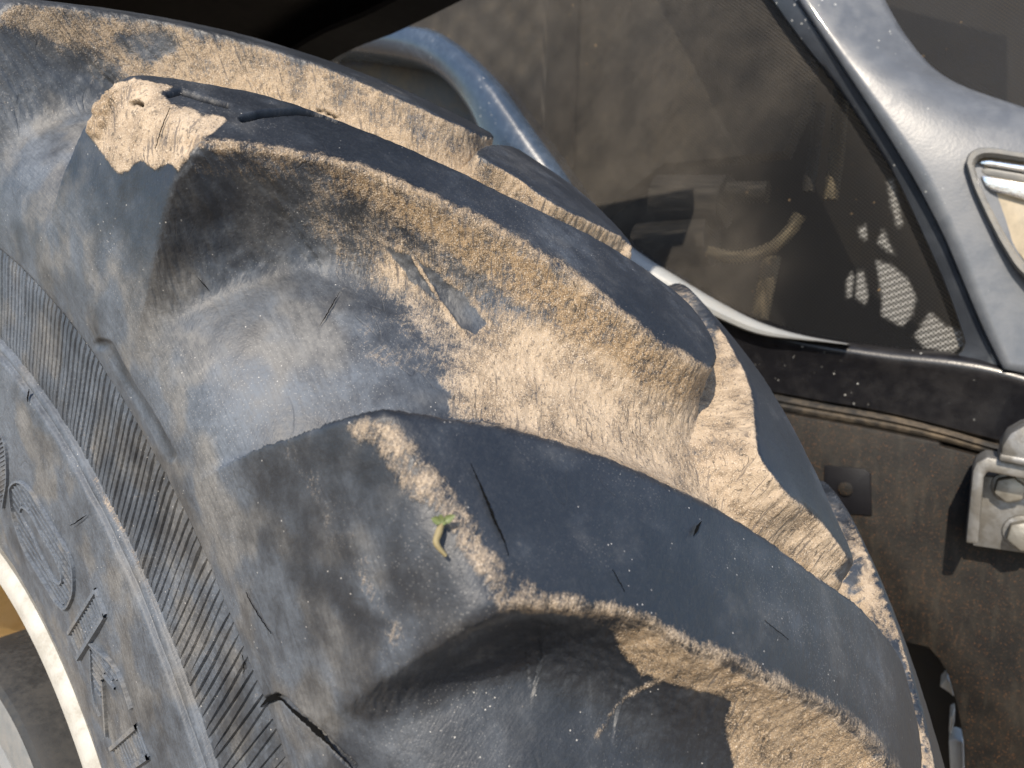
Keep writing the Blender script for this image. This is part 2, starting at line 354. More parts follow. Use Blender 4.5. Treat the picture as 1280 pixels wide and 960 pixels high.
def mono(pts, n):                                                   # catmull for the smooth stretches, straight where control points crowd (steps)
    out = []; p = np.vstack([2*pts[0]-pts[1], pts, 2*pts[-1]-pts[-2]])
    for i in range(1, len(p)-2):
        a, b, c, d = p[i-1], p[i], p[i+1], p[i+2]; L = np.linalg.norm((c-b)[:2])
        t = np.linspace(0, 1, n, endpoint=False)[:, None]
        m1 = (c-a)/2; m2 = (d-b)/2; s = np.linalg.norm(c-b)
        for m in (m1, m2):
            q = np.linalg.norm(m)
            if q > 1.2*s: m *= 1.2*s/q
        h = (2*t**3-3*t**2+1)*b+(t**3-2*t**2+t)*m1+(-2*t**3+3*t**2)*c+(t**3-t**2)*m2
        out.append(np.hstack([h, i-1+t]))
    return np.vstack(out+[np.r_[pts[-1], len(pts)-1][None]])
dense = mono(full, 40)
ARC = np.r_[0, np.cumsum(np.linalg.norm(np.diff(dense[:, 2:4], axis=0), axis=1))]
def profile(step_near, step_far):
    L = np.maximum(np.linalg.norm(np.diff(dense[:, :2], axis=0), axis=1), np.linalg.norm(np.diff(dense[:, 2:4], axis=0), axis=1))
    st = np.where(dense[:-1, 2] < .09, step_near, step_far); s = np.r_[0, np.cumsum(L/st)]
    q = np.linspace(0, s[-1], int(s[-1])+1)
    return np.stack([np.interp(q, s, dense[:, k]) for k in range(5)], -1)

# lug outlines on the worn top surface (x along axle, angle), from the shoulder along the front edge, round the tip, back along the rear edge
FRONT = [(-.33, .700), (-.275, .694), (-.205, .684), (-.179, .691), (-.147, .716), (-.122, .752), (-.103, .781), (-.082, .820), (-.067, .854), (-.050, .890), (-.028, .914), (-.006, .918), (.017, .906), (.034, .886)]
REAR1 = [(.043, .866), (.040, .838), (.012, .808), (-.024, .775), (-.063, .741), (-.094, .698), (-.124, .651), (-.15, .612), (-.185, .588), (-.205, .572), (-.24, .548), (-.275, .524), (-.33, .49)]
REAR2 = [(.044, .872), (.036, .850), (.005, .808), (-.027, .771), (-.053, .737), (-.08, .700), (-.109, .666), (-.127, .644), (-.147, .623), (-.167, .603), (-.189, .585), (-.205, .570), (-.24, .546), (-.275, .522), (-.33, .488)]
FRONT2 = [(-.33, .700), (-.275, .695), (-.205, .686), (-.179, .698), (-.153, .721), (-.141, .744), (-.120, .768), (-.102, .794), (-.075, .826), (-.051, .864), (-.046, .880), (-.03, .905), (-.004, .918), (.02, .910), (.036, .890)]
RIGHT = [(.33, .700), (.275, .694), (.205, .684), (.179, .691), (.147, .716), (.122, .752), (.103, .781), (.082, .820), (.067, .856), (.052, .895), (.040, .932), (.028, .930), (.006, .885), (-.014, .866), (-.022, .836), (-.016, .818), (.012, .795), (.033, .777),
         (.06, .742), (.09, .694), (.115, .645), (.15, .612), (.185, .588), (.205, .572), (.24, .548), (.275, .524), (.33, .49)]
RIGHT1 = RIGHT[:11]+[(.038, .926), (.016, .922), (-.028, .902), (-.040, .866), (-.052, .838), (-.034, .812), (.02, .768), (.06, .735), (.09, .694)]+RIGHT[19:]
WL = {'f': [(-.33, .016), (-.235, .015), (-.205, .027), (-.16, .056), (-.1, .062), (-.05, .048), (0, .027), (.05, .022)], 'r': [(-.33, .009), (-.2, .010), (-.15, .022), (-.1, .034), (0, .026), (.05, .02)]}
PITCH = math.pi/10; RM = .63
def wall_w(poly, nf, side):
    out = []
    for i, (x, t) in enumerate(poly):
        tab = np.array(WL['f' if i < nf else 'r']); out.append(np.interp(x*(-1 if side > 0 else 1), tab[:, 0], tab[:, 1]))
    return np.array(out)
LUGS = []
for k in range(20):
    n = ((k+5) % 20)-5                                              # L1 is number 0, the next one towards the front is number 1
    pl = FRONT+REAR1 if n == 0 else FRONT2+REAR2 if n == 1 else FRONT+REAR2
    nf = len(FRONT2) if n == 1 else len(FRONT)
    LUGS.append(dict(side=-1, off=n*PITCH, poly=np.array(pl), w=wall_w(pl, nf, -1), seed=k))
    rp = RIGHT1 if n == -1 else RIGHT
    LUGS.append(dict(side=1, off=n*PITCH+(.152+.0 if n == -1 else .165), poly=np.array(rp), w=wall_w(rp, 12, 1), seed=50+k))
for l in LUGS:
    q = np.column_stack([l['poly'], l['w']]); q = np.vstack([q[:1], catmull(q[1:-1], 4), q[-1:]])
    l['poly'], l['w'] = q[:, :2], q[:, 2]

def tyre_grid(theta, prof):
    nr, nc = len(prof), len(theta)
    cx_, cr_, lx_, lr_, up = (prof[:, i][:, None]*np.ones((1, nc)) for i in range(5))
    T = np.ones((nr, 1))*theta[None]
    split = np.hypot(cx_-lx_, cr_-lr_)
    kA = np.interp(22, dense[:, 4], ARC); kB = np.interp(len(full)-1-22, dense[:, 4], ARC); ar = np.interp(up, dense[:, 4], ARC)
    X = np.where(up < 22, -.193-(kA-ar), np.where(up > len(full)-1-22, .193+(ar-kB), lx_)).ravel(); TT = T.ravel(); msk = np.zeros(nr*nc); lid = np.full(nr*nc, -1); din = np.full(nr*nc, -1.)
    active = (split.ravel() > .0002)
    wob = (fbm(X*60, TT*40, 3)-.5)*.0012+(fbm(X*320, TT*210, 9)-.5)*.0018
    for i, l in enumerate(LUGS):
        t0, t1 = l['poly'][:, 1].min()+l['off'], l['poly'][:, 1].max()+l['off']; mid = (t0+t1)/2
        dt = (TT-mid+math.pi) % (2*math.pi)-math.pi
        sel = np.where((np.abs(dt) < (t1-t0)/2+.09) & (X*l['side'] > -.06) & active)[0]
        if not len(sel): continue
        Q = np.column_stack([X[sel], dt[sel]*RM]); poly = np.column_stack([l['poly'][:, 0], (l['poly'][:, 1]+l['off']-mid)*RM])
        d, idx = poly_dist(Q, poly); w = np.interp(idx, np.arange(len(l['w'])+1), np.r_[l['w'], l['w'][0]])
        d = d+wob[sel]
        o = np.clip(1+d/w, 0, 1)
        m = np.where(d >= 0, 1-.05*np.clip(1-d/.004, 0, 1)**2, (o**2.5)*.95)
        up_ = m > msk[sel]; s2 = sel[up_]; msk[s2] = m[up_]; lid[s2] = i; din[s2] = d[up_]
    msk = msk.reshape(nr, nc); lid = lid.reshape(nr, nc); din = din.reshape(nr, nc)
    x = cx_*(1-msk)+lx_*msk; r = cr_*(1-msk)+lr_*msk
    # uneven wear and casting waviness
    amp = np.clip(split/.01, 0, 1)*.6+.4
    r = r+amp*((fbm(x*12, T*8, 21)-.5)*.0016+(fbm(x*110, T*70, 22)-.5)*.0005)
    x = x+amp*(fbm(r*30, T*20, 23)-.5)*.003*np.sign(x)*sstep(.1, .2, np.abs(x))
    return x, r, T, msk, lid, din, up
def grid_normals(P):
    a = np.gradient(P, axis=0); b = np.gradient(P, axis=1); n = np.cross(a, b); n /= np.linalg.norm(n, axis=-1, keepdims=True)+1e-12
    rad = P.copy(); rad[..., 0] *= 3; s = np.sign((n*rad).sum(-1)).mean(); return n*(1 if s >= 0 else -1)

TH0, TH1 = .16, 1.47
th_f = np.linspace(TH0, TH1, 960); th_c = np.linspace(TH1, TH0+2*math.pi, 420)
GR = []
for th, pf in ((th_f, profile(.00098, .004)), (th_c, profile(.004, .006))):
    x, r, T, m, lid, din, up = tyre_grid(th, pf)
    P = cyl(x, r, T); GR.append(dict(P=P, m=m, lid=lid, din=din, up=up, T=T, x=x, r=r))

# ---- cuts and gashes pressed into the rubber, and a sidewall step's painted shadow, traced from the photo
CRACKS_AND_SHADE = [([(326, 884), (334, 875), (347, 871), (356, 876), (372, 893), (392, 910), (408, 925), (425, 943), (442, 958)], 3.4, .0026, .35),
          ([(166, 130), (172, 128), (179, 131)], 2.2, .004, 1.),
          ([(212, 118), (226, 114), (250, 122), (284, 131)], 3.5, .002, .85), ([(304, 148), (330, 142), (370, 139), (404, 141), (422, 150)], 4.0, .003, .95),
          
          
          ([(124, 430), (134, 432), (150, 460), (168, 490), (190, 525), (214, 570)], 6, .0016, .4)]  # last one: soft groove, the step's shadow put into the dark mask
# ---- dust: broad rule first, then the patches the photo shows (value, edge softness in pixels, ochre, outline)
DUST = [
 ('set', .72, 16, .35, [(-40, -30), (100, 10), (250, 36), (400, 78), (500, 112), (587, 153), (592, 202), (520, 180), (440, 152), (330, 108), (200, 92), (110, 62), (60, 52), (-40, 40)]),
 ('set', .38, 8, .1, [(145, 46), (180, 38), (215, 44), (222, 60), (200, 76), (165, 72)]),
 ('set', .22, 30, 0, [(-40, 40), (60, 60), (140, 90), (110, 150), (60, 190), (-40, 200)]),
 ('set', .42, 5, .0, [(566, 515), (564, 490), (530, 472), (470, 455), (438, 445), (446, 427), (580, 427), (640, 420), (640, 530)]),
 ('set', .84, 34, .15, [(600, 540), (560, 505), (575, 450), (590, 425), (610, 400), (640, 380), (720, 380), (800, 430), (880, 480), (950, 570), (1065, 690), (1035, 724), (980, 688), (912, 643), (830, 602), (700, 552), (640, 536)]),
 ('set', .5, 24, .45, [(380, 215), (470, 240), (560, 300), (640, 350), (720, 400), (640, 410), (600, 400), (560, 350), (500, 312), (430, 330), (390, 300), (350, 260)]),
 ('set', .74, 14, .9, [(400, 203), (450, 214), (550, 257), (620, 289), (700, 337), (760, 382), (820, 432), (893, 466), (888, 492), (850, 506), (790, 470), (720, 425), (650, 372), (560, 310), (470, 255), (410, 235)]),
 ('set', .42, 12, .9, [(225, 184), (330, 189), (410, 206), (420, 240), (330, 232), (280, 225), (215, 216)]),
 ('set', .04, 3, 0, [(480, 308), (505, 318), (545, 340), (575, 370), (608, 404), (594, 417), (575, 408), (552, 380), (520, 352)]),
 ('set', .04, 4, 0, [(330, 560), (395, 540), (470, 519), (558, 517), (563, 492), (548, 482), (525, 471), (470, 458), (430, 462), (390, 490)]),
 ('set', .84, 9, .1, [(850, 352), (885, 358), (928, 420), (946, 500), (953, 570), (988, 620), (1068, 690), (1036, 726), (960, 664), (918, 600), (890, 520), (903, 450), (890, 395)]),
 ('set', .86, 6, .4, [(598, 208), (632, 186), (700, 238), (778, 292), (776, 318), (700, 275)]),
 ('set', .82, 8, .1, [(1056, 625), (1085, 648), (1130, 738), (1167, 850), (1186, 965), (1160, 965), (1150, 885), (1120, 800), (1085, 758), (1068, 700)]),
 ('set', .12, 3, 0, [(1040, 716), (1070, 690), (1078, 705), (1070, 735), (1074, 752)]),
 ('set', .9, 2.5, .0, [(138, 106), (168, 97), (215, 108), (255, 135), (286, 150), (268, 168), (246, 180), (232, 200), (222, 214), (210, 204), (194, 213), (176, 202), (152, 218), (136, 200), (106, 165), (116, 132)]),
 ('set', .15, 5, 0, [(206, 118), (225, 108), (286, 128), (262, 146), (240, 136), (215, 126)]),
 ('set', .55, 13, .1, [(436, 532), (470, 519), (505, 532), (528, 560), (560, 592), (585, 632), (612, 680), (640, 712), (700, 738), (780, 768), (730, 778), (625, 770), (612, 742), (566, 682), (555, 650), (512, 622), (496, 602), (462, 560)]),
 ('set', .05, 4, 0, [(640, 762), (740, 775), (770, 790), (790, 815), (650, 800), (580, 805), (600, 775)]),
 ('set', .78, 5, .6, [(764, 792), (800, 779), (856, 813), (924, 836), (980, 866), (1044, 896), (1111, 962), (1111, 1000), (925, 1000), (905, 905), (912, 878), (890, 868), (830, 852), (800, 846), (775, 815)]),
 ('line', .68, 9, .5, [(240, 180), (330, 186), (450, 211), (550, 254), (620, 286), (700, 334), (760, 379), (820, 429), (875, 460)]),
 ('line', .58, 12, .1, [(630, 758), (700, 752), (800, 770), (856, 802), (924, 826), (980, 856), (1044, 888), (1096, 930), (1115, 962)]),
 ('line', .85, 3, .2, [(516, 322), (535, 352), (555, 385), (580, 420)]),
 ('line', .5, 4, .2, [(826, 850), (790, 866), (768, 884), (754, 908), (745, 922)]),
 ('line', .28, 12, 0, [(362, 560), (390, 600), (415, 650), (436, 700)]), ('line', .30, 18, 0, [(445, 675), (470, 740), (492, 790)]),
 ('line', .5, 6, 0, [(118, 600), (148, 650), (172, 700), (196, 760)])]
FILM = [(.75, 35, [(60, 230), (130, 330), (190, 420), (150, 430), (90, 360), (40, 290)]), (.75, 40, [(330, 400), (420, 370), (480, 400), (440, 440), (380, 470), (300, 540), (240, 560), (250, 500), (290, 440)]),
        (.7, 40, [(170, 420), (230, 430), (300, 570), (280, 620), (220, 540)]), (.7, 30, [(0, 130), (80, 140), (70, 250), (0, 260)]), (.65, 30, [(430, 640), (480, 660), (500, 780), (450, 780)]),
        (.55, 60, [(0, 600), (100, 600), (250, 960), (180, 960), (60, 760)]), (.6, 30, [(200, 870), (260, 860), (280, 960), (210, 960)])]

zb = np.full((240, 320), 9.)
for G in GR:
    q, z = proj(G['P'].reshape(-1, 3)); a = np.floor(q/4).astype(int); ok = (a[:, 0] >= 0) & (a[:, 0] < 320) & (a[:, 1] >= 0) & (a[:, 1] < 240)
    np.minimum.at(zb, (a[ok, 1], a[ok, 0]), z[ok])
for gi, G in enumerate(GR):
    P = G['P']; sh = P.shape[:2]; n = sh[0]*sh[1]
    x, r, T, m, din = (G[k].ravel() for k in ('x', 'r', 'T', 'm', 'din'))
    on_tread = sstep(.535, .57, r)
    wall = np.clip(m*(1-m)*4, 0, 1)*(din < 0)
    dust = on_tread*(.75*(1-m)*sstep(.2, .08, np.abs(x))+.55*wall)+.06*(din > 0)
    dust = np.where((np.abs(x) < .06) & (din < 0), np.maximum(dust, .7), dust)
    ochre = .5*wall; dark = np.zeros(n); film = .62-.17*sstep(.53, .58, r); film = film*(1-.7*(din > 0)*sstep(.590, .615, r))*(1-.35*sstep(.54, .57, r)*(din > 0))  # last factor darkens lug heads: their weaker light put into the film
    if gi == 0:
        Nn = grid_normals(P).reshape(-1, 3); q, z = proj(P.reshape(-1, 3)); a = np.clip(np.floor(q/4).astype(int), 0, [319, 239])
        see = ((Nn*(CAM-P.reshape(-1, 3))).sum(1) > 0) & (z < zb[a[:, 1], a[:, 0]]+.014) & (q[:, 0] > -30) & (q[:, 0] < 1310) & (q[:, 1] > -30) & (q[:, 1] < 990)
        S = np.where(see)[0]; Q = q[S]; dS, oS, fS, kS = dust[S], ochre[S], film[S], dark[S]
        rag = (fbm(Q[:, 0]/9, Q[:, 1]/9, 5)-.5)*14+(fbm(Q[:, 0]/34, Q[:, 1]/34, 6)-.5)*18
        dS = np.minimum(dS, np.where((Q[:, 0] < 420) & (Q[:, 1] > 200), .12, 1)); dS = np.where((Q[:, 1] > 800) & (Q[:, 0] > 430), .06, dS)
        for kind, val, soft, oc, pts in DUST:
            if kind == 'set':
                d, _ = poly_dist(Q, pts); w = sstep(-soft, soft, d+rag*min(1, .25+soft/20))
                if val > .3 and pts[0] not in ((138, 106), (436, 532)): w = w*sstep(.0025, .0, din[S]+rag*.00006)
            else: w = sstep(soft*1.6, soft*.3, line_dist(Q, pts)+rag*min(.35, soft*.04))
            if kind == 'line': dS = np.maximum(dS, dS*(1-w)+val*w)
            else: dS = dS*(1-w)+val*w
            oS = oS*(1-w)+oc*w
        fS = fS*(1-.6*sstep(-20, 20, poly_dist(Q, [(440, 880), (620, 770), (800, 780), (1111, 960), (1000, 1000), (380, 1000)])[0]))
        for val, soft, pts in FILM:
            d, _ = poly_dist(Q, pts); w = sstep(-soft, soft, d+rag); fS = np.maximum(fS, val*w)
        disp = np.zeros(n)
        for pts, wd, dep, dk in CRACKS_AND_SHADE:
            d = line_dist(Q+np.stack([rag, -rag], 1)*.09, pts); w = sstep(wd*1.4, wd*.3, d); disp[S] -= w*dep; kS = np.maximum(kS, w*dk)
        dust[S], ochre[S], film[S], dark[S] = dS, oS, fS, kS
        # dust lies on in grains and crusts: a little real thickness
        gx = x*900; gt = T*560
        disp += sstep(.3, .8, dust)*(.0002+.0006*(vnoise(gx*.35, gt*.35, 31)-.4)+.0006*(vnoise(gx, gt, 32)-.5))
        dm, _ = poly_dist(Q, [(108, 164), (122, 128), (140, 110), (152, 112), (144, 134), (138, 152), (126, 174), (114, 172)]); wm = sstep(-2, 4, dm+rag*.4)
        disp[S] += wm*(.0008+.0022*fbm(Q[:, 0]/7, Q[:, 1]/7, 41)); ochre[S] = np.maximum(ochre[S], wm*.55)
        G['P'] = (P.reshape(-1, 3)+Nn*disp[:, None]).reshape(P.shape)
    G.update(dust=dust, ochre=ochre, film=film, dark=dark)

pieces = {}
for G in GR:
    P = G['P']; nr, nc = P.shape[:2]; N = grid_normals(P).reshape(-1, 3); F = grid_faces(nr, nc)
    mf = G['m'].ravel()[F].mean(1); lf = G['lid'].ravel()[F].max(1); upf = G['up'].ravel()[F].mean(1); rf = G['r'].ravel()[F].mean(1)
    key = np.where((mf > .3) & (rf > .535), lf, -1)
    uv = np.column_stack([G['T'].ravel()*.6, np.interp(G['up'].ravel(), dense[:, 4], ARC)])
    for k in np.unique(key):
        fs = F[key == k]; u, inv = np.unique(fs.ravel(), return_inverse=True)
        at = {a: G[a][u] for a in ('dust', 'ochre', 'film', 'dark')}
        pieces.setdefault(int(k), []).append((P.reshape(-1, 3)[u], inv.reshape(-1, 4), N[u], at, uv[u]))
def join(lst):
    V, F, N, U, A, o = [], [], [], [], {}, 0
    for v, f, n, a, u in lst:
        V.append(v); F.append(f+o); N.append(n); U.append(u); o += len(v)
        for k in a: A.setdefault(k, []).append(a[k])
    return np.vstack(V), np.vstack(F), np.vstack(N), {k: np.concatenate(v) for k, v in A.items()}, np.vstack(U)
def tyre_piece(name, k, parent):
    V, F, N, A, U = join(pieces[k])
    f0 = V[F[:, :3]]; fn = np.cross(f0[:, 1]-f0[:, 0], f0[:, 2]-f0[:, 0])
    if (fn*N[F[:, 0]]).sum() < 0: F = F[:, ::-1]
    return link(name, np_mesh(name, V, F, N, A, U), M['rubber'], parent)
tyre = tyre_piece('tyre', -1, tractor)
for k in sorted(p for p in pieces if p >= 0): tyre_piece('tread_lug', k, tyre)

# ---- ribs of the sidewall band: short radial bars, one by one where the photo shows them
def rib_mesh():
    r = np.linspace(.4452, .4912, 12); prof = np.interp(r, dense[:200*4, 3], dense[:200*4, 2]) if False else np.interp(r, [.445, .468, .4915], [-.1935, -.1925, -.1922])
    w = .00150; V = []
    for i, (ri, xi) in enumerate(zip(r, prof)):
        e = min(1, min(i, 11-i)/1.0+.15); sl = (ri-.468)*.32
        for dy, dx in ((-w*1.25, .0006), (-w*.9, -.0007*e), (w*.9, -.0007*e), (w*1.25, .0006)): V.append((xi+dx-.0003, sl+dy, ri))
    V = np.array(V); F = grid_faces(12, 4)[:, ::-1]
    me = np_mesh('sidewall_rib', V, F, attrs={'dust': np.full(len(V), .18), 'film': np.full(len(V), .5), 'ochre': np.zeros(len(V)), 'dark': np.zeros(len(V))}, uv=V[:, 1:]); smooth(me, .6)
    me.materials.append(M['rubber']); return me
rm = rib_mesh(); dth = .00433/.4425; NR = int(round(2*math.pi/dth)); dth = 2*math.pi/NR
rs = np.random.RandomState(4); rest_V = []; rest_F = []; o_ = 0
rv = np.array([v.co[:] for v in rm.vertices]); rfc = np.array([p.vertices[:] for p in rm.polygons])
for k in range(NR):
    t = k*dth; c, s_ = math.cos(t), math.sin(t)
    if .25 < t < 1.25:
        o = bpy.data.objects.new('sidewall_rib', rm); COL.objects.link(o); o.parent = tyre
        o.rotation_euler = (t, 0, 0); o.scale = (1, 1+rs.uniform(-.12, .12), 1); o.location = (rs.uniform(-.0002, .00025), 0, 0)
    else:
        v = rv.copy(); v = np.column_stack([v[:, 0], v[:, 1]*c-v[:, 2]*s_, v[:, 1]*s_+v[:, 2]*c]); rest_V.append(v); rest_F.append(rfc+o_); o_ += len(v)
rest = np_mesh('sidewall_rib_rest', np.vstack(rest_V), np.vstack(rest_F)); smooth(rest, .6)
ro = link('sidewall_rib_band', rest, M['rubber'], tyre); ro['kind'] = 'stuff'

# ---- raised lettering on the sidewall
sw_r, sw_x = hc[:8, 1], hc[:8, 0]
def on_sidewall(px):
    px = np.asarray(px, float); x = np.full(len(px), -.19)
    for _ in range(12):
        P = on_x(px, x); x = np.interp(np.hypot(P[:, 1], P[:, 2]), sw_r, sw_x)
    return on_x(px, x)
def stroke_mesh(strokes):
    V, F, o = [], [], 0
    for pts, w, h, closed in strokes:
        p = np.asarray(pts, float)
        if closed: p = np.vstack([p, p[:1]])
        p = resample(catmull(p, 6), max(6, int(np.linalg.norm(np.diff(p, axis=0), axis=1).sum()/4))) if len(p) > 2 else resample(p, 10)
        Q = on_sidewall(p); t = np.gradient(Q, axis=0); t /= np.linalg.norm(t, axis=1)[:, None]; sd = np.cross(t, [1, 0, 0]); sd /= np.linalg.norm(sd, axis=1)[:, None]
        n = len(Q); out = np.array([-1., 0, 0])
        V += [np.stack([Q-sd*w+out*-.0012, Q-sd*w*.55+out*h, Q+sd*w*.55+out*h, Q+sd*w-out*.0012], 1).reshape(-1, 3)]; F += [grid_faces(n, 4)+o]; o += 4*n
    V = np.vstack(V); F = np.vstack(F); f0 = V[F[:, :3]]
    me = np_mesh('letter', V, F, attrs={'dust': np.full(len(V), .2), 'film': np.full(len(V), 1.), 'ochre': np.zeros(len(V)), 'dark': np.zeros(len(V))}, uv=V[:, 1:]); smooth(me, .5); return me
def hatch(poly, direction, step, hole=None):
    poly = np.asarray(poly, float); d = np.array(direction, float); d /= np.linalg.norm(d); nrm = np.array([-d[1], d[0]]); c = poly.mean(0); out = []
    for s in np.arange(-90, 90, step):
        t = np.arange(-90, 90, 1.); L = c+s*nrm+t[:, None]*d; ins = poly_dist(L, poly)[0] > 1.5
        if hole is not None: ins &= poly_dist(L, hole)[0] < -1.5
        run = np.flatnonzero(np.diff(np.r_[0, ins.astype(int), 0]))
        for a, b in zip(run[::2], run[1::2]):
            if b-a > 5: out.append((L[[a, b-1]], .0005, .0008, False))
    return out
O_out = [(15, 618), (15, 609), (22, 602), (30, 604), (44, 618), (58, 640), (72, 665), (83, 682), (91, 700), (94, 720), (93, 743), (84, 760), (74, 754), (63, 737), (48, 713), (33, 687), (22, 657), (17, 637)]
O_in = [(27, 640), (29, 633), (40, 642), (55, 670), (70, 695), (78, 715), (79, 727), (72, 727), (58, 703), (42, 668), (31, 650)]
box1 = [(122, 737), (134, 768), (100, 822), (88, 791)]; box2 = [(173, 907), (187, 945), (162, 962), (141, 935)]
A_out = [(114, 803), (147, 835), (166, 885), (145, 860), (130, 842), (131, 850), (135, 919), (119, 872), (116, 847), (115, 812)]
C_part = [(-30, 540), (6, 545), (10, 565), (11, 600), (8, 620), (6, 634), (-30, 600)]
W1 = .0011; H1 = .0016
letters = [
    [(C_part[1:6], W1, H1, False)]+hatch(C_part, (3, -2), 5),
    [(O_out, W1, H1, True), (O_in, W1, H1*.8, True)]+hatch(O_out, (46, 75), 4.2, O_in),
    [(box1[:2], W1*1.6, H1, False), (box1[1:3], W1*1.8, H1*1.3, False), (box1[2:4], W1*.7, H1*.4, False), (box1[3:]+box1[:1], W1*1.6, H1, False)]+hatch(box1, (12, 31), 3.6),
    [(A_out[:3], W1, H1, False), ([(131, 850), (133, 885), (135, 919)], W1*1.2, H1, False), ([(115, 812), (116, 847), (119, 872), (126, 895)], W1*.7, H1*.7, False), ([(130, 842), (145, 860)], W1, H1*.7, False)]+hatch([(114, 806), (147, 837), (150, 858), (130, 842), (129, 880), (120, 870), (116, 847)], (20, 30), 4),
    [(box2[:1]+box2[3:], W1*1.7, H1*1.2, False), (box2[1:3], W1*1.8, H1*1.2, False), (box2[:2], W1*.7, H1*.5, False)]+hatch(box2, (14, 36), 3.6)]
for st in letters: link('letter', stroke_mesh(st), M['rubber'], tyre)

# ------------------------------------------------------------------ rim and hub
rim = link('wheel_rim', lathe_mesh('wheel_rim', [(-.150, .279), (-.168, .2825), (-.1745, .2850), (-.1775, .2820), (-.1785, .2775), (-.1775, .2700), (-.1740, .2672), (-.165, .2668), (-.158, .268), (-.150, .268)], 160), M['flange'], tractor)
link('rim_barrel', lathe_mesh('rim_barrel', [(-.151, .2672), (-.120, .258), (-.09, .247), (-.02, .244), (.03, .244), (.036, .22), (.036, .165), (.04, .1), (.05, .0)], 128), M['disc'], rim)
hub = link('wheel_hub', lathe_mesh('wheel_hub', [(.036, .164), (-.10, .163), (-.150, .1615), (-.160, .158), (-.163, .153)], 96), M['hub'], tractor)
link('hub_face', lathe_mesh('hub_face', [(-.163, .1535), (-.1638, .150), (-.163, .118), (-.167, .114), (-.169, .06), (-.169, 0)], 96), M['hubface'], hub)
for k in range(10):
    a = k/10*2*math.pi+.2; bm = bmesh.new(); bmesh.ops.create_cone(bm, cap_ends=True, segments=6, radius1=.011, radius2=.011, depth=.014, matrix=Matrix.Translation((-.167, -.09*math.sin(a), .09*math.cos(a))) @ Matrix.Rotation(math.pi/2, 4, 'Y'))
    link('wheel_bolt', bm_mesh('wheel_bolt', bm, .001), M['hubface'], hub)

# ------------------------------------------------------------------ mudguard above the tyre
path = resample(catmull([(.74, .16), (.66, .40), (.50, .585), (.28, .705), (.06, .757), (-.06, .764), (-.16, .7735), (-.25, .782), (-.40, .79)], 10), 50)   # (y, z) of the inner lower edge
sec = [(.20, .000), (.247, .000), (.252, .006), (.250, .030), (.235, .042), (-.20, .042), (-.228, .032), (-.235, .004), (-.229, .004), (-.222, .028), (-.20, .035), (.228, .035), (.243, .026), (.245, .007), (.20, .006), (.20, .000)]
tn = np.gradient(path, axis=0); tn /= np.linalg.norm(tn, axis=1)[:, None]; nm = np.stack([-tn[:, 1], tn[:, 0]], 1); nm *= np.sign(nm[25, 1])
V = np.array([[(sx, p[0]+q[0]*sh, p[1]+q[1]*sh) for sx, sh in sec] for p, q in zip(path, nm)]).reshape(-1, 3)
me = np_mesh('mudguard', V, grid_faces(len(path), len(sec))); smooth(me, .6); link('mudguard', me, M['fender'], tractor)

# ------------------------------------------------------------------ the hood behind, its side grille, frame, lamp and bracket
XH = .50
edge_mesh = [(330, 40), (420, 28), (500, 32), (540, 37), (570, 54), (600, 80), (625, 107), (650, 142), (675, 177), (697, 207), (735, 262), (785, 308), (850, 350), (920, 388), (1000, 416), (1100, 433), (1190, 441), (1250, 452), (1340, 480)]
edge_out = [(300, 80), (380, 68), (427, 66), (482, 72), (520, 80), (545, 92), (567, 112), (585, 137), (597, 162), (612, 200), (650, 270), (700, 350), (770, 425), (880, 475), (1000, 500), (1110, 520), (1250, 556), (1330, 577), (1420, 600)]
gr_out = [(330, 38), (300, -420), (720, -420), (880, -160), (920, -70), (962, -5), (1000, 48), (1045, 105), (1085, 165), (1120, 222), (1150, 285), (1180, 352), (1200, 408), (1206, 432), (1192, 443)]+edge_mesh[::-1][3:-1]
def filled(name, px, x, mat, parent, step=.012, attr=None):
    px = np.asarray(px, float); bm = bmesh.new(); f = bm.faces.new([bm.verts.new(p) for p in on_x(px, x)])
    bmesh.ops.triangulate(bm, faces=[f]); 
    for _ in range(9):
        es = [e for e in bm.edges if e.calc_length() > step]
        if not es: break
        bmesh.ops.subdivide_edges(bm, edges=es, cuts=1); bmesh.ops.triangulate(bm, faces=bm.faces)
    me = bpy.data.meshes.new(name); bm.to_mesh(me); bm.free(); o = link(name, me, mat, parent)
    if attr is not None:
        V = np.array([v.co[:] for v in me.vertices]); 
        for nm_, vals in attr(proj(V)[0]).items(): at = me.attributes.new(nm_, 'FLOAT', 'POINT'); at.data.foreach_set('value', vals.astype(np.float32))
    return o
SUN_SPOTS = [[(1110, 226), (1116, 224), (1128, 280), (1122, 284), (1114, 255)], [(1073, 286), (1082, 282), (1084, 300), (1076, 296)], [(1097, 303), (1104, 288), (1112, 306), (1118, 318), (1108, 312)],
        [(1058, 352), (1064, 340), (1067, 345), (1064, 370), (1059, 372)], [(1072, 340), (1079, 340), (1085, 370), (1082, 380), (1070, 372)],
        [(1095, 326), (1115, 332), (1135, 350), (1145, 372), (1140, 392), (1128, 408), (1102, 394), (1103, 372)], [(1143, 420), (1163, 390), (1182, 408), (1204, 414), (1206, 430), (1190, 441), (1155, 434)]]  # sunlit gaps in the tyre's shadow, painted on the mesh
def grille_light(q):
    pv = np.zeros(len(q))
    for p in SUN_SPOTS: pv = np.maximum(pv, sstep(-2.5, 2.5, poly_dist(q, p)[0]))
    return {'sun_spot': pv, 'tyre_shade': .85*sstep(-60, 60, poly_dist(q, [(940, 230), (1020, 120), (1060, 130), (1260, 480), (900, 480), (980, 330)])[0])}  # second mask paints the tyre's shadow on the lower mesh
side_grille = filled('side_grille', gr_out, XH+.012, M['gauze'], tractor, .0045, grille_light)
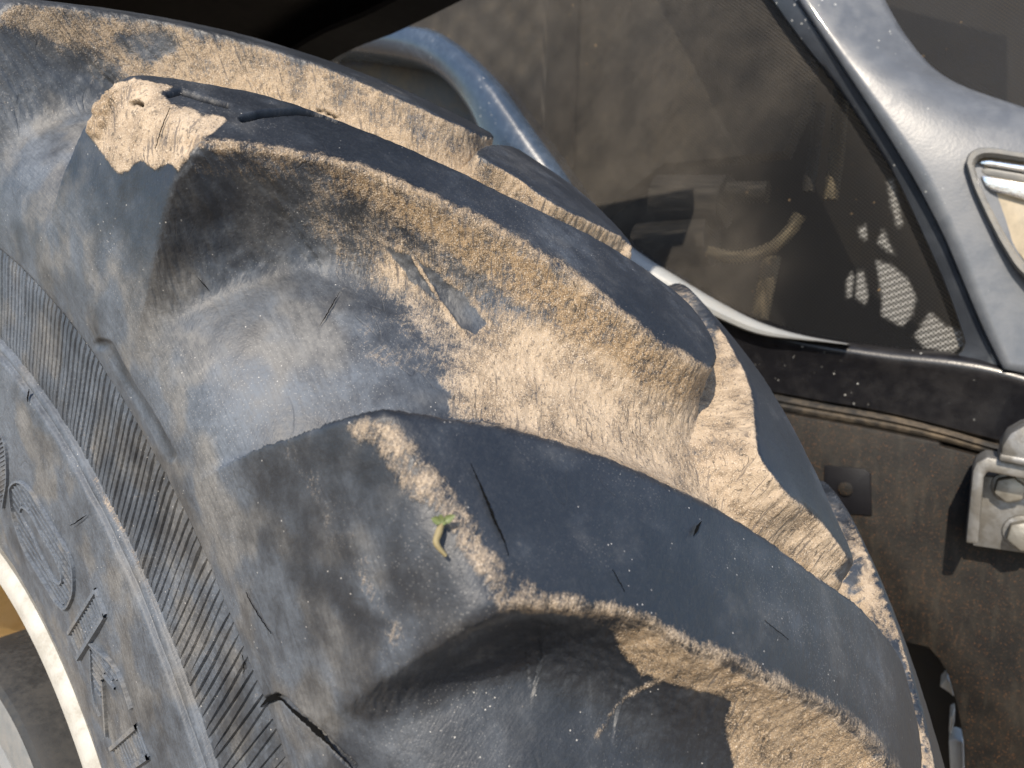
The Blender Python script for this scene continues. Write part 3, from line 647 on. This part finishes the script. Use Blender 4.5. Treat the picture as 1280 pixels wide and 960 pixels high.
loft('grille_frame', edge_mesh[:13], edge_out[:12]+[(740, 400)], [(0, 0), (.06, .010), (.18, .018), (.45, .022), (.75, .018), (.93, .008), (1, 0)], M['hood'], side_grille, 120, XH+.004, XH+.01, .05)
loft('lower_band', edge_mesh[12:], edge_out[12:], [(0, 0), (.03, .010), (.09, .017), (.16, .0185), (.24, .017), (.32, .0145), (.6, .012), (.93, .009), (1, 0)], M['lowband'], side_grille, 120, XH+.004, XH+.01, .05)
loft('lip_highlight', [(740, 268), (785, 309), (850, 351), (905, 383), (950, 404), (1000, 419), (1060, 430)], [(740, 305), (785, 340), (850, 374), (905, 402), (950, 419), (1000, 425), (1060, 431)], [(0, .0), (.15, .006), (.5, .009), (.85, .006), (1, 0)], M['lip_light'], side_grille, 50, XH-.016, XH-.022, .02)  # highlight of the frame's sunlit lip, added as a pale strip
pil_l = [(1192, 447), (1206, 432), (1200, 408), (1180, 352), (1150, 285), (1120, 222), (1085, 165), (1045, 105), (1000, 48), (962, -5), (900, -100), (850, -190), (690, -450)]
crease = [(1252, 462), (1226, 407), (1199, 342), (1178, 293), (1143, 226), (1103, 161), (1060, 96), (1018, 34), (982, -21), (926, -106), (880, -186), (728, -448)]
loft('hood_edge', pil_l, crease, [(0, 0), (.04, .004), (.3, .007), (.7, .010), (.92, .012), (1, .011)], M['hood_shade'], tractor, 80, XH+.002, XH+.004, .04)
p_in = [(1251, 462), (1225, 407), (1198, 342), (1177, 293), (1142, 226), (1102, 161), (1059, 96), (1017, 34), (981, -21), (925, -106), (879, -186), (727, -448)]
p_out = [(1420, 500), (1420, 450), (1420, 420), (1420, 330), (1420, 260), (1400, 190), (1280, 151), (1180, 114), (1128, 62), (1088, -10), (1040, -100), (1000, -190), (860, -450)]
def strip2():
    A = resample(catmull(p_in, 8), 90); B = resample(catmull(p_out, 8), 90); n = 90; cols = []
    for t in np.linspace(0, 1, 14):
        x = XH-.006+.05*t**1.3; cols.append(on_x(A*(1-t)+B*t, x))
    V = np.stack(cols, 1).reshape(-1, 3); me = np_mesh('hood_shell', V, grid_faces(n, 14)); o = link('hood_shell', me, M['pillar'], tractor)
    md = o.modifiers.new('thick', 'SOLIDIFY'); md.thickness = .012; md.offset = -1; return o
shell = strip2()
filled('front_grille', [(860, -450), (1000, -190), (1040, -100), (1088, -10), (1108, 30), (1128, 62), (1152, 94), (1180, 115), (1225, 135), (1280, 152), (1430, 190), (1430, -450)], XH+.055, M['gauze2'], shell, .02)
loft('grille_seal', [(860, -450), (1000, -190), (1040, -100), (1088, -10), (1128, 62), (1180, 115), (1280, 152), (1430, 190)], [(872, -450), (1012, -190), (1052, -100), (1099, -10), (1138, 58), (1186, 107), (1283, 142), (1432, 180)], [(0, .002), (.5, .006), (1, .002)], M['strip'], shell, 60, XH+.04, XH+.05, .02)
# lamp in the shell
lamp_o = [(1207, 204), (1211, 192), (1231, 184), (1280, 191), (1420, 212), (1420, 430), (1340, 392), (1280, 346), (1257, 316), (1235, 275), (1216, 233)]
lamp_i = [(1218, 207), (1222, 200), (1235, 195), (1280, 201), (1410, 222), (1410, 415), (1345, 377), (1286, 333), (1264, 305), (1243, 268), (1226, 232)]
XL = XH-.012
def ring(name, a, b, x, depth, mat, parent):
    A = resample(catmull(a+a[:1], 10), 120); B = resample(catmull(b+b[:1], 10), 120)
    PA, PB = on_x(A, x), on_x(B, x); e = np.array([-.004, 0, 0]); k = np.array([depth, 0, 0])
    V = np.stack([PA+k, PA, PA*.8+PB*.2+e, PA*.3+PB*.7+e, PB, PB+k], 1).reshape(-1, 3)
    me = np_mesh(name, V, grid_faces(120, 6)); smooth(me, .8); return link(name, me, mat, parent)
lamp = plate('side_lamp', lamp_i, XL+.006, .02, M['lens'], shell, .002)
def on_lamp(name, px, x, th, mat): return plate(name, px, x, th, M[mat], shell, .002)
ring('lamp_bezel', lamp_o, lamp_i, XL-.004, .05, M['bezel'], shell)
on_lamp('lamp_bar', [(1222, 203), (1236, 198), (1410, 226), (1410, 236), (1238, 208)], XL+.001, .008, 'chrome')
on_lamp('lamp_bar', [(1225, 211), (1238, 209), (1410, 238), (1410, 250), (1228, 218)], XL+.004, .006, 'bezel')
on_lamp('lamp_bar', [(1226, 219), (1410, 252), (1410, 290), (1300, 255), (1240, 238), (1232, 232)], XL+.0, .009, 'chrome')

# black lower band, seam, and the rusty side frame
loft('seam_strip', [(860, 472), (1000, 500), (1110, 520), (1180, 537), (1250, 557), (1420, 600)], [(860, 492), (1000, 519), (1100, 536), (1180, 553), (1250, 573), (1420, 616)], [(0, .002), (.25, .007), (.45, .003), (.6, .006), (.85, .004), (1, 0)], M['strip'], tractor, 60, XH-.004, XH-.006, .03)
fr = plate('side_frame', [(860, 494), (1000, 520), (1100, 538), (1174, 553), (1176, 558), (1250, 577), (1420, 620), (1420, 1100), (1216, 1100), (1208, 1000), (1205, 930), (1202, 915), (1198, 892), (1192, 868), (1185, 844), (1174, 825), (1160, 810), (1120, 800), (860, 800)], XH-.02, .05, M['rust'], tractor, .004)
plate('pocket_shade', [(1030, 582), (1080, 586), (1088, 592), (1090, 645), (1030, 640)], XH-.0225, .004, M['fender'], fr, .001)  # flat near-black plate: the recess's shade is put into its colour
hp = on_x([(1057, 611)], XH-.024)[0]; bm = bmesh.new(); bmesh.ops.create_cone(bm, cap_ends=True, segments=20, radius1=.008, radius2=.006, depth=.004, matrix=Matrix.Translation(hp) @ Matrix.Rotation(math.pi/2, 4, 'Y'))
link('frame_bolt', bm_mesh('frame_bolt', bm, .001), M['rust'], fr)
plate('inner_recess', [(1000, 760), (1260, 780), (1260, 1100), (1000, 1100)], XH+.12, .02, M['engine_dark'], fr, 0)
plate('pale_joint', [(1174, 858), (1184, 847), (1188, 853), (1193, 872), (1186, 866)], XH+.03, .03, M['white'], fr, .002)
plate('pale_joint', [(1186, 926), (1194, 923), (1204, 928), (1206, 1010), (1190, 1010)], XH+.03, .03, M['white'], fr, .002)
plate('pale_joint', [(1187, 896), (1192, 893), (1193, 902), (1190, 918), (1186, 915)], XH+.04, .03, M['white'], fr, .001)
# zinc bracket: a tray with raised rim, a rounded lug above and two hex bolts
br = plate('mounting_bracket', [(1222, 594), (1420, 622), (1420, 712), (1216, 682)], XH-.048, .03, M['zinc'], tractor, .001)
def bar(name, px, x, th, mat, parent, bv=.003): return plate(name, px, x, th, M[mat], parent, bv)
bar('bracket_rim', [(1216, 588), (1221, 578), (1233, 571), (1420, 604), (1420, 625), (1234, 590), (1230, 597), (1223, 680), (1207, 679)], XH-.086, .05, 'zinc', br, .002)
bar('bracket_cap', [(1249, 572), (1252, 556), (1262, 541), (1280, 531), (1310, 525), (1350, 540), (1360, 592)], XH-.09, .05, 'zinc', br, .005)
bar('bracket_cap_rim', [(1248, 576), (1250, 567), (1360, 588), (1360, 598)], XH-.094, .05, 'zinc', br, .002)
def hexbolt(px, x, r, parent):
    c = on_x([px], x)[0]; mx = Matrix.Translation(c) @ Matrix.Rotation(-math.pi/2, 4, 'Y')
    bm = bmesh.new(); bmesh.ops.create_cone(bm, cap_ends=True, segments=6, radius1=r, radius2=r, depth=.014, matrix=mx @ Matrix.Rotation(.35, 4, 'Z'))
    o = link('bolt', bm_mesh('bolt', bm, .0018), M['bolt'], parent)
    bm = bmesh.new(); bmesh.ops.create_cone(bm, cap_ends=True, segments=32, radius1=r*1.18, radius2=r*1.15, depth=.004, matrix=Matrix.Translation(c+np.array([.008, 0, 0])) @ Matrix.Rotation(-math.pi/2, 4, 'Y'))
    link('washer', bm_mesh('washer', bm, .0008), M['zinc'], parent)
hexbolt((1262, 611), XH-.055, .0128, br); hexbolt((1281, 669), XH-.057, .0148, br)

# things dimly seen behind the side grille
XE = XH+.10
eng = plate('engine_bay_wall', [(200, -300), (1500, -300), (1500, 700), (200, 700)], XH+.34, .02, M['engine_dark'], tractor, 0)
plate('air_box', [(420, -180), (690, -180), (684, 60), (676, 330), (420, 330)], XE-.02, .1, M['engine'], tractor, .01)
plate('radiator_panel', [(704, -180), (1040, -180), (1010, 120), (980, 190), (830, 205), (704, 300)], XE+.10, .05, M['engine'], tractor, .002)
def seg(name, px, x, rad, mat, parent=tractor): return link(name, tube_mesh(name, on_x(px, x), rad, 16), M[mat], parent)
flt = seg('fuel_filter', [(822, 250), (835, 250), (900, 252), (905, 252)], XE, .036, 'engine'); seg('filter_cap', [(905, 240), (960, 240)], XE, .014, 'engine', flt); seg('filter_bowl', [(800, 310), (840, 305), (890, 300)], XE, .036, 'engine', flt)
seg('hose', [(885, 315), (920, 322), (960, 312), (985, 292), (1000, 268)], XE-.02, .0085, 'tan'); seg('post', [(945, 420), (955, 370), (965, 320)], XE+.02, .012, 'tan')
seg('pipe', [(1038, 250), (1046, 190), (1052, 110)], XE-.01, .009, 'tan'); seg('pipe', [(1010, 240), (1020, 170), (1024, 130)], XE+.02, .008, 'engine')

# ------------------------------------------------------------------ loose bits on the tyre
HP_ = GR[0]['P'].reshape(-1, 3); HQ, HZ = proj(HP_); HN = grid_normals(GR[0]['P']).reshape(-1, 3)
def hit_tyre(px):
    c = np.where((np.abs(HQ[:, 0]-px[0]) < 4) & (np.abs(HQ[:, 1]-px[1]) < 4))[0]
    i = c[np.argmin(HZ[c])] if len(c) else np.argmin(np.hypot(*(HQ-np.array(px)).T)); return HP_[i], HN[i]
# open cuts in the rubber: slivers of black gap that narrow to both ends
def cut(pts, wide, seed, lift=.0004):
    rs = np.random.RandomState(seed); p = resample(catmull(pts, 6), max(8, int(np.linalg.norm(np.diff(np.asarray(pts, float), axis=0), axis=1).sum()/3)))
    p += rs.uniform(-.5, .5, p.shape); H = [hit_tyre(q) for q in p]; N = np.array([h[1] for h in H]); n = len(p); N = np.stack([np.convolve(np.pad(N[:, k], 2, 'edge'), np.ones(5)/5, 'valid') for k in range(3)], 1)
    D = rays(p); Z = np.array([(h[0]-CAM)@FW for h in H]); Z = np.convolve(np.pad(Z, 2, 'edge'), np.ones(5)/5, 'valid'); C = CAM+D*Z[:, None]
    T = np.gradient(C, axis=0); S = np.cross(T, N); S /= np.linalg.norm(S, axis=1)[:, None]+1e-9
    w = wide*np.sin(np.linspace(.12, math.pi-.1, n))*rs.uniform(.6, 1.25, n)
    V = np.stack([C-S*w[:, None]+N*lift, C+N*(lift*.3), C+S*w[:, None]+N*lift], 1).reshape(-1, 3)
    link('cut', np_mesh('cut', V, grid_faces(n, 3)), M['gap'], tyre)
for k, (pts, wd) in enumerate([([(326, 884), (334, 876), (347, 871), (357, 877)], .0013), ([(352, 874), (372, 893), (392, 910), (408, 925), (425, 943), (442, 962)], .0009), ([(588, 580), (606, 622), (618, 652), (629, 676), (635, 696)], .0005),
        ([(88, 657), (99, 651), (110, 643)], .0004), ([(303, 818), (306, 833), (304, 858)], .0004), ([(866, 670), (871, 660), (876, 652)], .0007), ([(308, 740), (322, 765), (340, 792)], .0003),
        ([(195, 186), (205, 155), (213, 136)], .00025), ([(35, 502), (37, 486)], .0008), ([(765, 712), (780, 740)], .00018), ([(955, 776), (985, 800)], .00018), ([(246, 345), (262, 364)], .0002), ([(400, 408), (425, 365)], .00022)]): cut(pts, wd, k)
sp = bpy.data.objects.new('plant_sprig', None); COL.objects.link(sp); p0, n0 = hit_tyre((553, 650)); sp.location = p0
sp['label'] = 'tiny green sprig with withered stem stuck to the dusty lug shoulder'; sp['category'] = 'sprig'
def offs(px, lift): a, b = hit_tyre(px); return a+b*lift
link('stem', tube_mesh('stem', [offs(p, l) for p, l in (((553, 648), .002), ((549, 662), .003), ((553, 676), .004), ((559, 692), .003))], [.0007, .0011, .0009, .0005], 8), M['stem'], sp)
for tip, wd in (((545, 646), .0013), ((562, 646), .0012), ((550, 641), .0010), ((558, 653), .0011)):
    a = offs((553, 652), .003); b = offs(tip, .004); dvec = b-a; L = np.linalg.norm(dvec); sd = np.cross(dvec/L, n0)
    V = [a, a+dvec*.35+sd*wd+n0*.0008, a+dvec*.7+sd*wd*.7+n0*.0012, b, a+dvec*.7-sd*wd*.7+n0*.0012, a+dvec*.35-sd*wd+n0*.0008, a+dvec*.5+n0*-.0003]
    me = bpy.data.meshes.new('leaf'); me.from_pydata([tuple(v) for v in V], [], [(0, 1, 6), (1, 2, 6), (2, 3, 6), (3, 4, 6), (4, 5, 6), (5, 0, 6)]); smooth(me); link('leaf', me, M['leaf'], sp)
